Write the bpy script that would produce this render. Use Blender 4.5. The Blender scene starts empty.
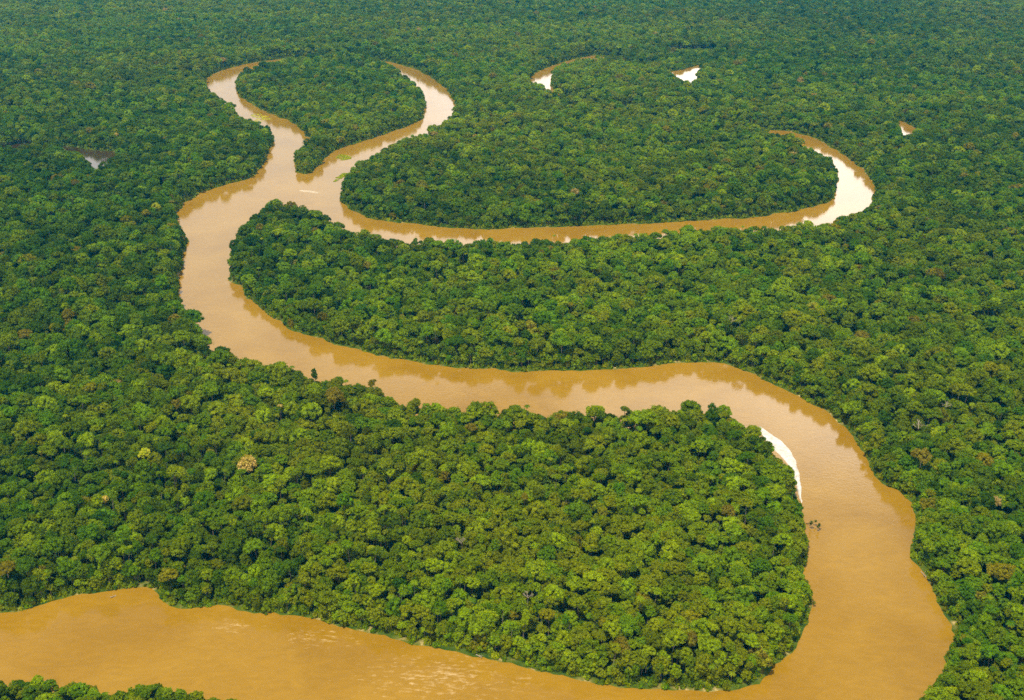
import bpy, math, random
import numpy as np
from mathutils import Vector, geometry

rng = np.random.default_rng(7)
random.seed(7)
scene = bpy.context.scene
col = scene.collection

# ------------------------------------------------------------------ camera
CAM_H = 452.0
FPX = 1100.0                       # focal length in pixels of a 1024 px wide picture
PITCH = math.atan(480.0 / FPX)     # looking down
CS, SN = math.cos(PITCH), math.sin(PITCH)

cd = bpy.data.cameras.new("camera")
cam = bpy.data.objects.new("camera", cd)
col.objects.link(cam)
cam.location = (0, 0, CAM_H)
cam.rotation_euler = (math.pi / 2 - PITCH, 0, 0)
cd.sensor_width = 36.0
cd.lens = 36.0 * FPX / 1024.0
cd.clip_start = 1.0
cd.clip_end = 60000.0
scene.camera = cam


def at(px, py, h=0.0):
    """ground position seen at a picture point, for a thing h metres above the water"""
    u, v = (px - 512.0) / FPX, (py - 350.0) / FPX
    t = (CAM_H - h) / (SN + v * CS)
    return (u * t, (CS - v * SN) * t)


def seen(x, y, z):
    """picture point and pixels per metre of world points (arrays)"""
    dep = y * CS + (CAM_H - z) * SN
    px = 512 + FPX * x / dep
    up = y * SN - (CAM_H - z) * CS
    return px, 350 - FPX * up / dep, FPX / dep


# ------------------------------------------------------------------ materials
def new_mat(name):
    m = bpy.data.materials.new(name)
    m.use_nodes = True
    nt = m.node_tree
    nt.nodes.clear()
    out = nt.nodes.new("ShaderNodeOutputMaterial")
    return m, nt, out


def N(nt, kind, **kw):
    n = nt.nodes.new(kind)
    for k, v in kw.items():
        setattr(n, k, v)
    return n


def ramp(nt, stops, interp="LINEAR"):
    r = nt.nodes.new("ShaderNodeValToRGB")
    r.color_ramp.interpolation = interp
    els = r.color_ramp.elements
    while len(els) < len(stops):
        els.new(0.5)
    for e, (p, c) in zip(els, stops):
        e.position = p
        e.color = (*c, 1) if len(c) == 3 else c
    return r


LEAF_STOPS = [
    (0.00, (0.020, 0.062, 0.0008)),
    (0.22, (0.053, 0.112, 0.0007)),
    (0.45, (0.106, 0.154, 0.0007)),
    (0.62, (0.148, 0.174, 0.0009)),
    (0.74, (0.160, 0.142, 0.0024)),
    (0.82, (0.136, 0.106, 0.0080)),
    (0.88, (0.250, 0.300, 0.0030)),
    (0.94, (0.380, 0.290, 0.0300)),
    (1.00, (0.560, 0.400, 0.1300)),
]


def leaf_material(name="leaf", gain=1.14):
    m, nt, out = new_mat(name)
    L = nt.links.new
    tint = N(nt, "ShaderNodeAttribute", attribute_type="INSTANCER", attribute_name="tint")
    val = N(nt, "ShaderNodeAttribute", attribute_type="INSTANCER", attribute_name="val")
    lobe = N(nt, "ShaderNodeAttribute", attribute_type="GEOMETRY", attribute_name="clump")
    # clumps of one crown differ a little in hue
    sub = N(nt, "ShaderNodeMath", operation="MULTIPLY_ADD")
    L(lobe.outputs["Fac"], sub.inputs[0])
    sub.inputs[1].default_value = 0.07
    sub.inputs[2].default_value = -0.035
    add = N(nt, "ShaderNodeMath", operation="ADD", use_clamp=True)
    L(tint.outputs["Fac"], add.inputs[0])
    L(sub.outputs[0], add.inputs[1])
    r = ramp(nt, LEAF_STOPS)
    L(add.outputs[0], r.inputs[0])
    # leaf to leaf brightness of the foliage itself
    v2 = N(nt, "ShaderNodeMath", operation="MULTIPLY_ADD")
    L(lobe.outputs["Fac"], v2.inputs[0])
    v2.inputs[1].default_value = 0.55
    v2.inputs[2].default_value = 0.72
    vm = N(nt, "ShaderNodeMath", operation="MULTIPLY")
    L(v2.outputs[0], vm.inputs[0])
    L(val.outputs["Fac"], vm.inputs[1])
    vg = N(nt, "ShaderNodeMath", operation="MULTIPLY")
    L(vm.outputs[0], vg.inputs[0])
    vg.inputs[1].default_value = gain
    mul = N(nt, "ShaderNodeVectorMath", operation="SCALE")
    L(r.outputs["Color"], mul.inputs[0])
    L(vg.outputs[0], mul.inputs["Scale"])
    dif = N(nt, "ShaderNodeBsdfDiffuse")
    tr = N(nt, "ShaderNodeBsdfTranslucent")
    L(mul.outputs[0], dif.inputs["Color"])
    L(mul.outputs[0], tr.inputs["Color"])
    mix = N(nt, "ShaderNodeMixShader")
    mix.inputs[0].default_value = 0.28
    L(dif.outputs[0], mix.inputs[1])
    L(tr.outputs[0], mix.inputs[2])
    gl = N(nt, "ShaderNodeBsdfGlossy")
    gl.inputs["Roughness"].default_value = 0.5
    gl.inputs["Color"].default_value = (0.7, 0.9, 0.25, 1)
    mix2 = N(nt, "ShaderNodeMixShader")
    mix2.inputs[0].default_value = 0.006
    L(mix.outputs[0], mix2.inputs[1])
    L(gl.outputs[0], mix2.inputs[2])
    L(mix2.outputs[0], out.inputs["Surface"])
    return m


def bark_material(name, c0, c1):
    m, nt, out = new_mat(name)
    L = nt.links.new
    tc = N(nt, "ShaderNodeTexCoord")
    ns = N(nt, "ShaderNodeTexNoise")
    ns.inputs["Scale"].default_value = 1.3
    ns.inputs["Detail"].default_value = 6
    L(tc.outputs["Object"], ns.inputs["Vector"])
    r = ramp(nt, [(0.3, c0), (0.7, c1)])
    L(ns.outputs["Fac"], r.inputs[0])
    b = N(nt, "ShaderNodeBsdfPrincipled")
    b.inputs["Roughness"].default_value = 0.9
    L(r.outputs[0], b.inputs["Base Color"])
    L(b.outputs[0], out.inputs["Surface"])
    return m


def ground_material(name, stops, scale, bump=0.4):
    m, nt, out = new_mat(name)
    L = nt.links.new
    tc = N(nt, "ShaderNodeTexCoord")
    ns = N(nt, "ShaderNodeTexNoise")
    ns.inputs["Scale"].default_value = scale
    ns.inputs["Detail"].default_value = 8
    ns.inputs["Roughness"].default_value = 0.65
    L(tc.outputs["Object"], ns.inputs["Vector"])
    r = ramp(nt, stops)
    L(ns.outputs["Fac"], r.inputs[0])
    b = N(nt, "ShaderNodeBsdfPrincipled")
    b.inputs["Roughness"].default_value = 0.95
    b.inputs["Specular IOR Level"].default_value = 0.1
    L(r.outputs[0], b.inputs["Base Color"])
    n2 = N(nt, "ShaderNodeTexNoise")
    n2.inputs["Scale"].default_value = scale * 6
    n2.inputs["Detail"].default_value = 5
    L(tc.outputs["Object"], n2.inputs["Vector"])
    bp = N(nt, "ShaderNodeBump")
    bp.inputs["Strength"].default_value = bump
    bp.inputs["Distance"].default_value = 0.5
    L(n2.outputs["Fac"], bp.inputs["Height"])
    L(bp.outputs[0], b.inputs["Normal"])
    L(b.outputs[0], out.inputs["Surface"])
    return m


def water_material(name, c0, c1, streaks_at=(), ior=1.5):
    m, nt, out = new_mat(name)
    L = nt.links.new
    tc = N(nt, "ShaderNodeTexCoord")
    big = N(nt, "ShaderNodeTexNoise")
    big.inputs["Scale"].default_value = 0.012
    big.inputs["Detail"].default_value = 5
    big.inputs["Distortion"].default_value = 0.8
    L(tc.outputs["Object"], big.inputs["Vector"])
    r = ramp(nt, [(0.35, c0), (0.65, c1)])
    L(big.outputs["Fac"], r.inputs[0])
    colour = r.outputs[0]
    # silt streaks drawn out along the current
    mp0 = N(nt, "ShaderNodeMapping", vector_type="POINT")
    mp0.inputs["Scale"].default_value = (0.05, 0.12, 1)
    L(tc.outputs["Object"], mp0.inputs["Vector"])
    sk = N(nt, "ShaderNodeTexNoise")
    sk.inputs["Scale"].default_value = 1.0
    sk.inputs["Detail"].default_value = 6
    sk.inputs["Distortion"].default_value = 2.2
    L(mp0.outputs[0], sk.inputs["Vector"])
    skr = N(nt, "ShaderNodeMapRange")
    skr.inputs["From Min"].default_value = 0.3
    skr.inputs["From Max"].default_value = 0.7
    skr.inputs["To Min"].default_value = 0.93
    skr.inputs["To Max"].default_value = 1.07
    L(sk.outputs["Fac"], skr.inputs["Value"])
    skm = N(nt, "ShaderNodeVectorMath", operation="SCALE")
    L(colour, skm.inputs[0])
    L(skr.outputs[0], skm.inputs["Scale"])
    colour = skm.outputs[0]
    for (fx, fy, rad, lo) in streaks_at:      # streaks of paler water colour, thinning out away from each point
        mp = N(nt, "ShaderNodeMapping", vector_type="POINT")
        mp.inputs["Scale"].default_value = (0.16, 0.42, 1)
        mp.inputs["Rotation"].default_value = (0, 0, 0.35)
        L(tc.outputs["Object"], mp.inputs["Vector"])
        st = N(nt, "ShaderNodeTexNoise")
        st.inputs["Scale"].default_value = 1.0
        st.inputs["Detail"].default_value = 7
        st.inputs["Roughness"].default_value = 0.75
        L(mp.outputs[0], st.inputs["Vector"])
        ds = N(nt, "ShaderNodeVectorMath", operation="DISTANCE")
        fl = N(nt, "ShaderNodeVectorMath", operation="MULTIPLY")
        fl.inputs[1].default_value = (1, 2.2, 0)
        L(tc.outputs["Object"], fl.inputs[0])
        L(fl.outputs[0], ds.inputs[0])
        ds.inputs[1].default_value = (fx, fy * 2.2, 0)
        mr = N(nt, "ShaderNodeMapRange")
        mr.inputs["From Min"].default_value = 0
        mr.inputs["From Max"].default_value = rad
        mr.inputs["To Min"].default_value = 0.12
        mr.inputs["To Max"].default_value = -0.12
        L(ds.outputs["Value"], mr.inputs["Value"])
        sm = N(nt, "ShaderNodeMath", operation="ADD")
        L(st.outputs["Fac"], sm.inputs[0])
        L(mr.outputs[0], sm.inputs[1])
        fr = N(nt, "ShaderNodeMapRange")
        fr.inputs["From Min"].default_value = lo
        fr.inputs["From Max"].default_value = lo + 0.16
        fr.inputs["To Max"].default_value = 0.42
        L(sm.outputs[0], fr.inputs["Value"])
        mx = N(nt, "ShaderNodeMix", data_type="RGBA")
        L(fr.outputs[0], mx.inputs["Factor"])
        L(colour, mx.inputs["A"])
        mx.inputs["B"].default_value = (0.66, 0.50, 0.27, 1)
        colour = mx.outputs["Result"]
    b = N(nt, "ShaderNodeBsdfPrincipled")
    b.inputs["IOR"].default_value = ior
    b.inputs["Roughness"].default_value = 0.085
    L(colour, b.inputs["Base Color"])
    rip = N(nt, "ShaderNodeTexNoise")
    rip.inputs["Scale"].default_value = 0.35
    rip.inputs["Detail"].default_value = 6
    rip.inputs["Roughness"].default_value = 0.6
    L(tc.outputs["Object"], rip.inputs["Vector"])
    bp = N(nt, "ShaderNodeBump")
    bp.inputs["Strength"].default_value = 0.16
    bp.inputs["Distance"].default_value = 0.35
    L(rip.outputs["Fac"], bp.inputs["Height"])
    L(bp.outputs[0], b.inputs["Normal"])
    L(b.outputs[0], out.inputs["Surface"])
    return m


M_LEAF = leaf_material()
M_BARK = bark_material("bark", (0.10, 0.075, 0.05), (0.24, 0.20, 0.15))
M_PALE = bark_material("pale_dead_wood", (0.20, 0.16, 0.10), (0.38, 0.31, 0.21))
M_SNAG = bark_material("dark_wet_wood", (0.06, 0.04, 0.02), (0.15, 0.10, 0.05))
M_GROUND = ground_material("forest_floor", [(0.35, (0.020, 0.045, 0.003)), (0.65, (0.045, 0.070, 0.006))], 0.05)
M_BANK = ground_material("bank_soil", [(0.40, (0.022, 0.050, 0.003)), (0.52, (0.060, 0.085, 0.006)),
                                       (0.60, (0.15, 0.13, 0.030)), (0.69, (0.46, 0.34, 0.14))], 0.06)
M_SAND = ground_material("white_sand", [(0.3, (0.36, 0.32, 0.25)), (0.5, (0.50, 0.47, 0.41)), (0.7, (0.60, 0.58, 0.52))], 0.25, 0.6)
M_WETSAND = ground_material("wet_sand", [(0.3, (0.26, 0.19, 0.10)), (0.7, (0.52, 0.44, 0.32))], 0.25, 0.6)


# ------------------------------------------------------------------ mesh helpers
def mesh_obj(name, verts, faces, mat, parent=None, link=True):
    me = bpy.data.meshes.new(name)
    me.from_pydata([tuple(map(float, v)) for v in verts], [], [tuple(f) for f in faces])
    me.materials.append(mat)
    me.update()
    o = bpy.data.objects.new(name, me)
    if link:
        col.objects.link(o)
    if parent is not None:
        o.parent = parent
    return o


def empty(name, loc):
    o = bpy.data.objects.new(name, None)
    o.empty_display_size = 1.0
    col.objects.link(o)
    o.location = loc
    return o


def tag(o, label=None, cat=None, group=None, kind=None):
    if label:
        o["label"] = label
    if cat:
        o["category"] = cat
    if group:
        o["group"] = group
    if kind:
        o["kind"] = kind
    return o


class Geo:
    def __init__(self):
        self.v, self.f, self.c = [], [], []

    def tube(self, pts, radii, n=6, clump=0.5):
        base = len(self.v)
        for i, (p, r) in enumerate(zip(pts, radii)):
            p = Vector(p)
            a = Vector(pts[max(i - 1, 0)])
            b = Vector(pts[min(i + 1, len(pts) - 1)])
            d = (b - a).normalized()
            s = d.orthogonal().normalized()
            t = d.cross(s)
            for k in range(n):
                q = 2 * math.pi * k / n
                self.v.append(tuple(p + (s * math.cos(q) + t * math.sin(q)) * r))
        for i in range(len(pts) - 1):
            for k in range(n):
                a, b = base + i * n + k, base + i * n + (k + 1) % n
                self.f.append((a, b, b + n, a + n))
                self.c.append(clump)
        self.f.append(tuple(base + (len(pts) - 1) * n + k for k in range(n)))
        self.c.append(clump)

    def blob(self, c, r, squash, clump, rg, jitter=0.12):
        base = len(self.v)
        for p in ICO_V:
            k = 1 + rg.uniform(-jitter, jitter)
            self.v.append((c[0] + p[0] * r * k, c[1] + p[1] * r * k, c[2] + p[2] * r * squash * k))
        for f in ICO_F:
            self.f.append(tuple(base + i for i in f))
            self.c.append(clump)

    def card(self, p, nrm, size, rg, clump):
        n = Vector(nrm).normalized()
        s = n.orthogonal().normalized()
        t = n.cross(s)
        a = rg.uniform(0, 2 * math.pi)
        s, t = s * math.cos(a) + t * math.sin(a), t * math.cos(a) - s * math.sin(a)
        w, h = size * rg.uniform(0.6, 1.1), size * rg.uniform(0.8, 1.4)
        p = Vector(p)
        b = len(self.v)
        bend = n * (size * 0.25)
        self.v += [tuple(p - s * w * 0.5 - bend * rg.uniform(0, 1)), tuple(p - t * h * 0.5),
                   tuple(p + s * w * 0.5 - bend * rg.uniform(0, 1)), tuple(p + t * h * 0.5)]
        self.f.append((b, b + 1, b + 2, b + 3))
        self.c.append(clump)

    def build(self, name, mat, parent=None, link=True):
        o = mesh_obj(name, self.v, self.f, mat, parent, link)
        at_ = o.data.attributes.new("clump", "FLOAT", "FACE")
        at_.data.foreach_set("value", np.array(self.c, dtype=np.float32))
        return o


def _ico():
    import bmesh
    bm = bmesh.new()
    bmesh.ops.create_icosphere(bm, subdivisions=2, radius=1.0)
    v = [tuple(x.co) for x in bm.verts]
    f = [tuple(q.index for q in x.verts) for x in bm.faces]
    bm.free()
    return v, f


ICO_V, ICO_F = _ico()


# ------------------------------------------------------------------ crowns (unit: crown radius = 1, z = 0 at crown base)
def crown_geo(seed, n_lobes=24, tall=0.75, flat=0.0, lobe=(0.24, 0.40), cards=80, size=0.085, gap=0.0, skirt=0.15):
    rg = np.random.default_rng(seed)
    g = Geo()
    pts = []
    tries = 0
    lop = rg.uniform(-0.18, 0.18, 2)
    while len(pts) < n_lobes and tries < 4000:
        tries += 1
        a = rg.uniform(0, 2 * math.pi)
        u = rg.uniform(-skirt, 1.0)
        rr = math.sqrt(max(0, 1 - max(u, 0) ** 2))
        rad = 0.72 * (1 + 0.24 * math.sin(2 * a + seed) + 0.17 * math.sin(3 * a + 2.1 * seed) + 0.10 * math.sin(5 * a + seed)) * rg.uniform(0.82, 1.12)
        x, y = rad * rr * math.cos(a) + lop[0] * u, rad * rr * math.sin(a) + lop[1] * u
        z = 0.35 * tall + tall * (u * (1 - flat) + flat * (0.35 if u > 0 else u))
        r = rg.uniform(*lobe)
        if all((x - p[0]) ** 2 + (y - p[1]) ** 2 + (z - p[2]) ** 2 > (0.55 * (r + p[3])) ** 2 for p in pts):
            pts.append((x, y, z, r, rg.uniform(0, 1)))
    # inner mass that carries the lobes
    g.blob((lop[0] * 0.3, lop[1] * 0.3, 0.40 * tall), 0.56, 0.75 * tall, 0.25, rg, 0.2)
    for (x, y, z, r, c) in pts:
        if rg.uniform() < gap:
            nb, core = int(cards * 0.35), False
        else:
            nb, core = cards, True
        if core:
            g.blob((x, y, z), r * 0.78, 0.82, c * 0.8, rg, 0.26)
        for _ in range(nb):
            d = Vector(rg.normal(0, 1, 3)).normalized()
            if d.z < -0.45:
                d.z = -d.z
            k = r * rg.uniform(0.72, 1.0) if rg.uniform() < 0.72 else r * rg.uniform(1.0, 1.38)
            p = (x + d.x * k, y + d.y * k, z + d.z * k * 0.9)
            n = d + Vector(rg.normal(0, 0.5, 3))
            cc = min(1, max(0, c + rg.normal(0, 0.22)))
            g.card(p, n, size * rg.uniform(0.6, 1.55), rg, cc)
    return g


def palm_geo(seed):
    rg = np.random.default_rng(seed)
    g = Geo()
    for k in range(17):
        a = 2 * math.pi * k / 17 * 1.62 + rg.uniform(-0.2, 0.2)
        lift = rg.uniform(0.15, 1.15)
        ln = rg.uniform(0.85, 1.1)
        d = Vector((math.cos(a), math.sin(a), 0))
        side = Vector((-math.sin(a), math.cos(a), 0))
        c = rg.uniform(0, 1)
        prev = None
        for i in range(6):
            t = i / 5
            p = d * (ln * (t * (1 - 0.15 * t))) + Vector((0, 0, 0.35 + lift * 0.55 * t - (0.45 + 0.25 * lift) * t * t * 1.3))
            w = 0.17 * math.sin(math.pi * min(1, 0.12 + t * 0.88)) + 0.012
            tri = (p - side * w - Vector((0, 0, w * 0.5)), p, p + side * w - Vector((0, 0, w * 0.5)))
            b = len(g.v)
            g.v += [tuple(q) for q in tri]
            if prev is not None:
                g.f += [(prev, prev + 1, b + 1, b), (prev + 1, prev + 2, b + 2, b + 1)]
                g.c += [c, min(1, c + 0.25)]
            prev = b
    g.blob((0, 0, 0.33), 0.12, 1.2, 0.1, rg)
    return g


def bare_geo(seed, depth=4):
    """leafless branching limbs, unit radius"""
    rg = np.random.default_rng(seed)
    g = Geo()

    def grow(p, d, ln, r, k):
        q = p + d * ln
        mid = p + d * (ln * 0.5) + Vector(rg.normal(0, 0.04, 3)) * ln
        g.tube([p, mid, q], [r, r * 0.85, r * 0.68], 5)
        if k:
            for _ in range(3 if k > 1 else 2):
                nd = (d + Vector(rg.normal(0, 0.55, 3))).normalized()
                nd.z = abs(nd.z) * 0.9 + 0.1
                grow(q, nd.normalized(), ln * rg.uniform(0.62, 0.85), r * 0.62, k - 1)

    for s in range(3):
        a = 2.1 * s + rg.uniform(-0.4, 0.4)
        grow(Vector((0, 0, 0)), Vector((math.cos(a) * 0.6, math.sin(a) * 0.6, 0.8)).normalized(), 0.38, 0.045, depth - 1)
    return g


def trunk_geo(seed, h=1.0, slim=1.0):
    """unit-height trunk with a flare and limbs that run into the crown"""
    rg = np.random.default_rng(seed)
    g = Geo()
    bend = rg.normal(0, 0.018, 2)
    pts, rad = [], []
    for i in range(7):
        t = i / 6
        pts.append((bend[0] * math.sin(3 * t), bend[1] * math.sin(2.5 * t), t * h))
        rad.append((0.016 * (1 - 0.5 * t) + 0.018 * math.exp(-9 * t)) * slim)
    g.tube(pts, rad, 8)
    if slim > 0.8:
        for k in range(4):
            a = k * 1.7 + rg.uniform(0, 1)
            z0 = 0.72 + 0.05 * k
            p0 = Vector((bend[0] * math.sin(3 * z0), bend[1] * math.sin(2.5 * z0), z0 * h))
            d = Vector((math.cos(a), math.sin(a), 0.85))
            g.tube([p0, p0 + d * 0.08, p0 + d * 0.17 + Vector((0, 0, 0.03))], [0.009, 0.007, 0.003], 5)
    return g


VARIANTS = []           # (crown mesh geo, kind)
specs = [
    dict(seed=11, n_lobes=38, tall=0.78, lobe=(0.14, 0.34)),
    dict(seed=12, n_lobes=30, tall=0.66, lobe=(0.16, 0.40)),
    dict(seed=13, n_lobes=46, tall=0.85, lobe=(0.12, 0.28), cards=60),
    dict(seed=14, n_lobes=36, tall=1.05, lobe=(0.14, 0.34), skirt=0.35),
    dict(seed=15, n_lobes=34, tall=1.20, lobe=(0.14, 0.32), skirt=0.45),
    dict(seed=16, n_lobes=36, tall=0.55, flat=0.35, lobe=(0.12, 0.28), cards=60),
    dict(seed=17, n_lobes=30, tall=0.80, lobe=(0.14, 0.32), gap=0.45),
    dict(seed=18, n_lobes=52, tall=0.70, lobe=(0.10, 0.24), cards=50),
    dict(seed=19, n_lobes=34, tall=0.90, lobe=(0.12, 0.36), gap=0.25),
]
for s in specs:
    VARIANTS.append(crown_geo(**s))
PALM = len(VARIANTS)
VARIANTS.append(palm_geo(31))
TALL = [sp["tall"] for sp in specs] + [0.6]

# ------------------------------------------------------------------ river outline (picture point + height of what hides the edge)
NEAR = 21.0
RIVER = [
    # far (north) bank of the lower channel
    (-330, 655, 0), (-160, 628, 0), (-60, 618, 0), (0, 612, 0), (34, 607, 0), (62, 600, 0), (93, 592, 0), (137, 584, 0), (157, 585, 0), (164, 603, 0),
    (192, 606, 0), (240, 609, 0), (267, 611, 0), (298, 615, 0), (343, 626, 0), (391, 639, 0), (436, 648, 0), (474, 655, 0), (511, 664, 0),
    (546, 670, 0), (580, 678, 0), (631, 686, 0), (683, 690, 0), (708, 689, 0), (739, 685, 0), (767, 673, 0), (788, 658, 0), (800, 637, 0),
    (805, 614, 2), (803, 590, 4), (802, 565, 4), (804, 540, 4), (802, 518, 4), (796, 503, 4), (789, 482, 6), (781, 462, 9), (769, 446, 13), (757, 431, 17),
    # near bank of the middle channel, top of the peninsula
    (740, 413, NEAR), (712, 405, NEAR), (686, 403, NEAR), (659, 407, NEAR), (624, 410, NEAR), (580, 409, NEAR), (525, 411, NEAR),
    (494, 406, NEAR), (446, 402, NEAR), (408, 399, NEAR), (384, 390, NEAR), (364, 379, NEAR), (343, 376, NEAR), (318, 372, NEAR), (298, 364, NEAR),
    (254, 361, NEAR), (232, 356, 18), (212, 345, 15), (198, 326, 10), (182, 304, 7), (177, 282, 6), (183, 255, 4), (183, 237, 2),
    (175, 224, 0), (177, 211, 0), (199, 194, 0), (222, 186, 0), (247, 179, 0), (262, 165, 0), (268, 148, 6), (272, 136, 10),
    (266, 127, 16), (252, 123, 18), (237, 111, 15), (218, 100, 12), (207, 90, 6), (206, 79, 0), (223, 70, 0), (257, 62, 0), (300, 58, 0), (350, 57, 0), (378, 60, 0),
    (409, 67, 0), (436, 81, 0), (452, 96, 0), (457, 107, 4), (450, 118, 12), (426, 132, 16), (391, 147, 16), (360, 164, 16), (349, 178, 12), (341, 194, 3),
    (342, 202, 0), (354, 211, 0), (374, 219, 0), (426, 225, 0), (467, 229, 0), (511, 228, 0), (580, 226, 0), (649, 223, 0), (686, 221, 0), (743, 218, 0),
    (787, 212, 0), (818, 205, 0), (831, 198, 2), (838, 179, 10), (832, 163, 17), (818, 150, NEAR), (803, 141, NEAR), (787, 134, NEAR), (760, 126, NEAR),
    (730, 120, NEAR), (690, 112, NEAR), (650, 107, NEAR), (610, 102, NEAR), (575, 98, NEAR), (553, 92, 17), (535, 85, 14), (530, 77, 2), (546, 68, 0), (566, 61.5, 0), (582, 57.5, 0),
    (596, 55.5, 0), (614, 60.5, 0), (645, 68, 0), (664, 71.5, 0), (683, 69.5, 0), (697, 65.5, 0), (701, 65, 2),
    (699, 71, 10), (696, 77, 18), (691, 82, NEAR), (686, 79, NEAR), (680, 75.5, NEAR), (655, 66, NEAR), (630, 61, NEAR), (606, 57, NEAR), (588, 60, 16), (566, 69, 8), (553, 79, 1), (553, 88, 0),
    (575, 101, 0), (610, 107.5, 0), (650, 113, 0), (690, 118, 0), (730, 126, 0), (760, 129.5, 0), (784, 131, 0), (811, 137, 0), (835, 150, 0), (857, 164, 0),
    (873, 181, 1), (876, 194, 5), (867, 206, 14), (845, 216, 18), (818, 222, NEAR), (791, 225, NEAR), (743, 227, NEAR), (700, 229, NEAR), (649, 233, NEAR), (600, 235, NEAR), (546, 239, NEAR),
    (504, 240, NEAR), (467, 240, NEAR), (420, 239, NEAR), (393, 239, NEAR), (375, 233, NEAR), (343, 224, NEAR), (325, 213, NEAR), (304, 205, NEAR), (291, 201, NEAR), (274, 199, NEAR),
    (262, 207, 16), (250, 221, 12), (240, 235, 7), (233, 257, 2), (234, 279, 0), (247, 295, 0), (267, 311, 0), (291, 328, 0), (319, 339, 0), (350, 348, 0), (374, 354, 0),
    (426, 363, 0), (477, 368, 0), (518, 370, 0), (580, 370, 0), (628, 368, 0), (673, 364, 0), (695, 362, 0), (719, 364, 0), (746, 371, 0), (784, 388, 0), (811, 401, 0),
    (836, 420, 0), (859, 443, 0), (873, 467, 0), (884, 483, 0), (900, 489, 0), (909, 499, 0), (914, 522, 0), (912, 542, 0), (916, 558, 0), (928, 573, 0), (940, 596, 0), (947, 614, 0),
    (953, 636, 0), (951, 655, 3), (941, 673, 8), (928, 695, 10), (912, 722, 12), (870, 765, 12), (780, 800, 15), (660, 805, 15), (540, 780, 15), (420, 748, 15), (330, 724, 15), (285, 708, 11), (250, 698, 11), (226, 693, 11),
    (185, 687, 12), (158, 684, 12), (120, 688, 12), (82, 682, 12), (45, 682, 12), (0, 678, 12), (-60, 684, 12), (-160, 698, 12), (-330, 745, 14),
]
ISLAND = [  # the tear-shaped island inside the meander, clockwise from its lower tip
    (300, 172, 0), (296, 166, 3), (297, 155, 5), (310, 148, 3), (311, 141, 0), (305, 133, 0), (290, 121, 0), (270, 113, 0), (252, 104, 0), (240, 95, 0), (237, 84, 3), (242, 74, 12), (257, 67, 20), (285, 59, NEAR),
    (320, 55, NEAR), (350, 54, NEAR), (375, 59, NEAR), (395, 67, NEAR), (412, 81, 18), (424, 95, 10), (424, 108, 3), (420, 120, 0), (400, 129, 0), (370, 139, 0), (345, 147, 0), (325, 157, 0), (318, 166, 0), (308, 174, 0),
]
LAKE = [(66, 146, 0), (80, 148, 0), (98, 150.5, 0), (115, 151.5, 0), (120, 154, 8), (114, 156, 20), (106, 164, 20), (95, 169, 20), (88, 164, 20), (90, 157, 20), (78, 152, 20), (66, 149, 20)]
POND = [(900, 121, 0), (908, 124.5, 0), (914, 128, 0), (917, 129.5, 4), (915, 132, 20), (909, 134, 20), (904, 131, 20), (900, 125, 18)]
CREEK = [(-60, 148, 0), (0, 146.5, 0), (24, 143.5, 0), (34, 143, 6), (24, 145, 20), (0, 149, 20), (-60, 151.5, 20)]


def smooth(pix, step=6.0, wob=1.9, seed=0):
    P = np.array([at(*p) for p in pix])
    n = len(P)
    outp = []
    for i in range(n):
        p0, p1, p2, p3 = P[i - 1], P[i], P[(i + 1) % n], P[(i + 2) % n]
        d = np.linalg.norm(p2 - p1)
        k = max(1, int(round(d / step)))
        # centripetal knots keep tight bends from looping
        t01 = max(np.linalg.norm(p1 - p0), 1e-3) ** 0.5
        t12 = max(d, 1e-3) ** 0.5
        t23 = max(np.linalg.norm(p3 - p2), 1e-3) ** 0.5
        m1 = (p2 - p1) + t12 * ((p1 - p0) / t01 - (p2 - p0) / (t01 + t12))
        m2 = (p2 - p1) + t12 * ((p3 - p2) / t23 - (p3 - p1) / (t12 + t23))
        for j in range(k):
            t = j / k
            h00, h10, h01, h11 = 2 * t**3 - 3 * t**2 + 1, t**3 - 2 * t**2 + t, -2 * t**3 + 3 * t**2, t**3 - t**2
            outp.append(h00 * p1 + h10 * m1 + h01 * p2 + h11 * m2)
    Q = np.array(outp)
    rg = np.random.default_rng(seed + 100)
    tang = np.roll(Q, -1, 0) - np.roll(Q, 1, 0)
    nrm = np.stack([tang[:, 1], -tang[:, 0]], 1)
    nrm /= np.maximum(np.linalg.norm(nrm, axis=1, keepdims=True), 1e-6)
    w = rg.normal(0, 1, len(Q))
    w = w + np.roll(w, 1) + np.roll(w, -1) + np.roll(w, 2)
    Q += nrm * (w * 0.5 * wob)[:, None]
    return Q


def area2(Q):
    x, y = Q[:, 0], Q[:, 1]
    return np.sum(x * np.roll(y, -1) - np.roll(x, -1) * y)


rings = {k: smooth(v, seed=i) for i, (k, v) in enumerate([("river", RIVER), ("island", ISLAND), ("lake", LAKE), ("pond", POND), ("creek", CREEK)])}
for k in rings:
    if area2(rings[k]) < 0:
        rings[k] = rings[k][::-1]

GW = 15000.0
g_o = mesh_obj("ground", [(-GW, -6000, 0), (GW, -6000, 0), (GW, 2 * GW - 6000, 0), (-GW, 2 * GW - 6000, 0)], [(0, 1, 2, 3)], M_GROUND)
tag(g_o, kind="structure")

WATER_Z = 0.25


def sheet(name, loops, mat, z=WATER_Z):
    vs = [Vector((p[0], p[1], z)) for L_ in loops for p in L_]
    tris = geometry.tessellate_polygon([[Vector((p[0], p[1], 0)) for p in L_] for L_ in loops])
    fs = []
    for t in tris:
        a, b, c = (vs[i] for i in t)
        fs.append(t if (b - a).cross(c - a).z > 0 else t[::-1])
    return mesh_obj(name, vs, fs, mat)


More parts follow.
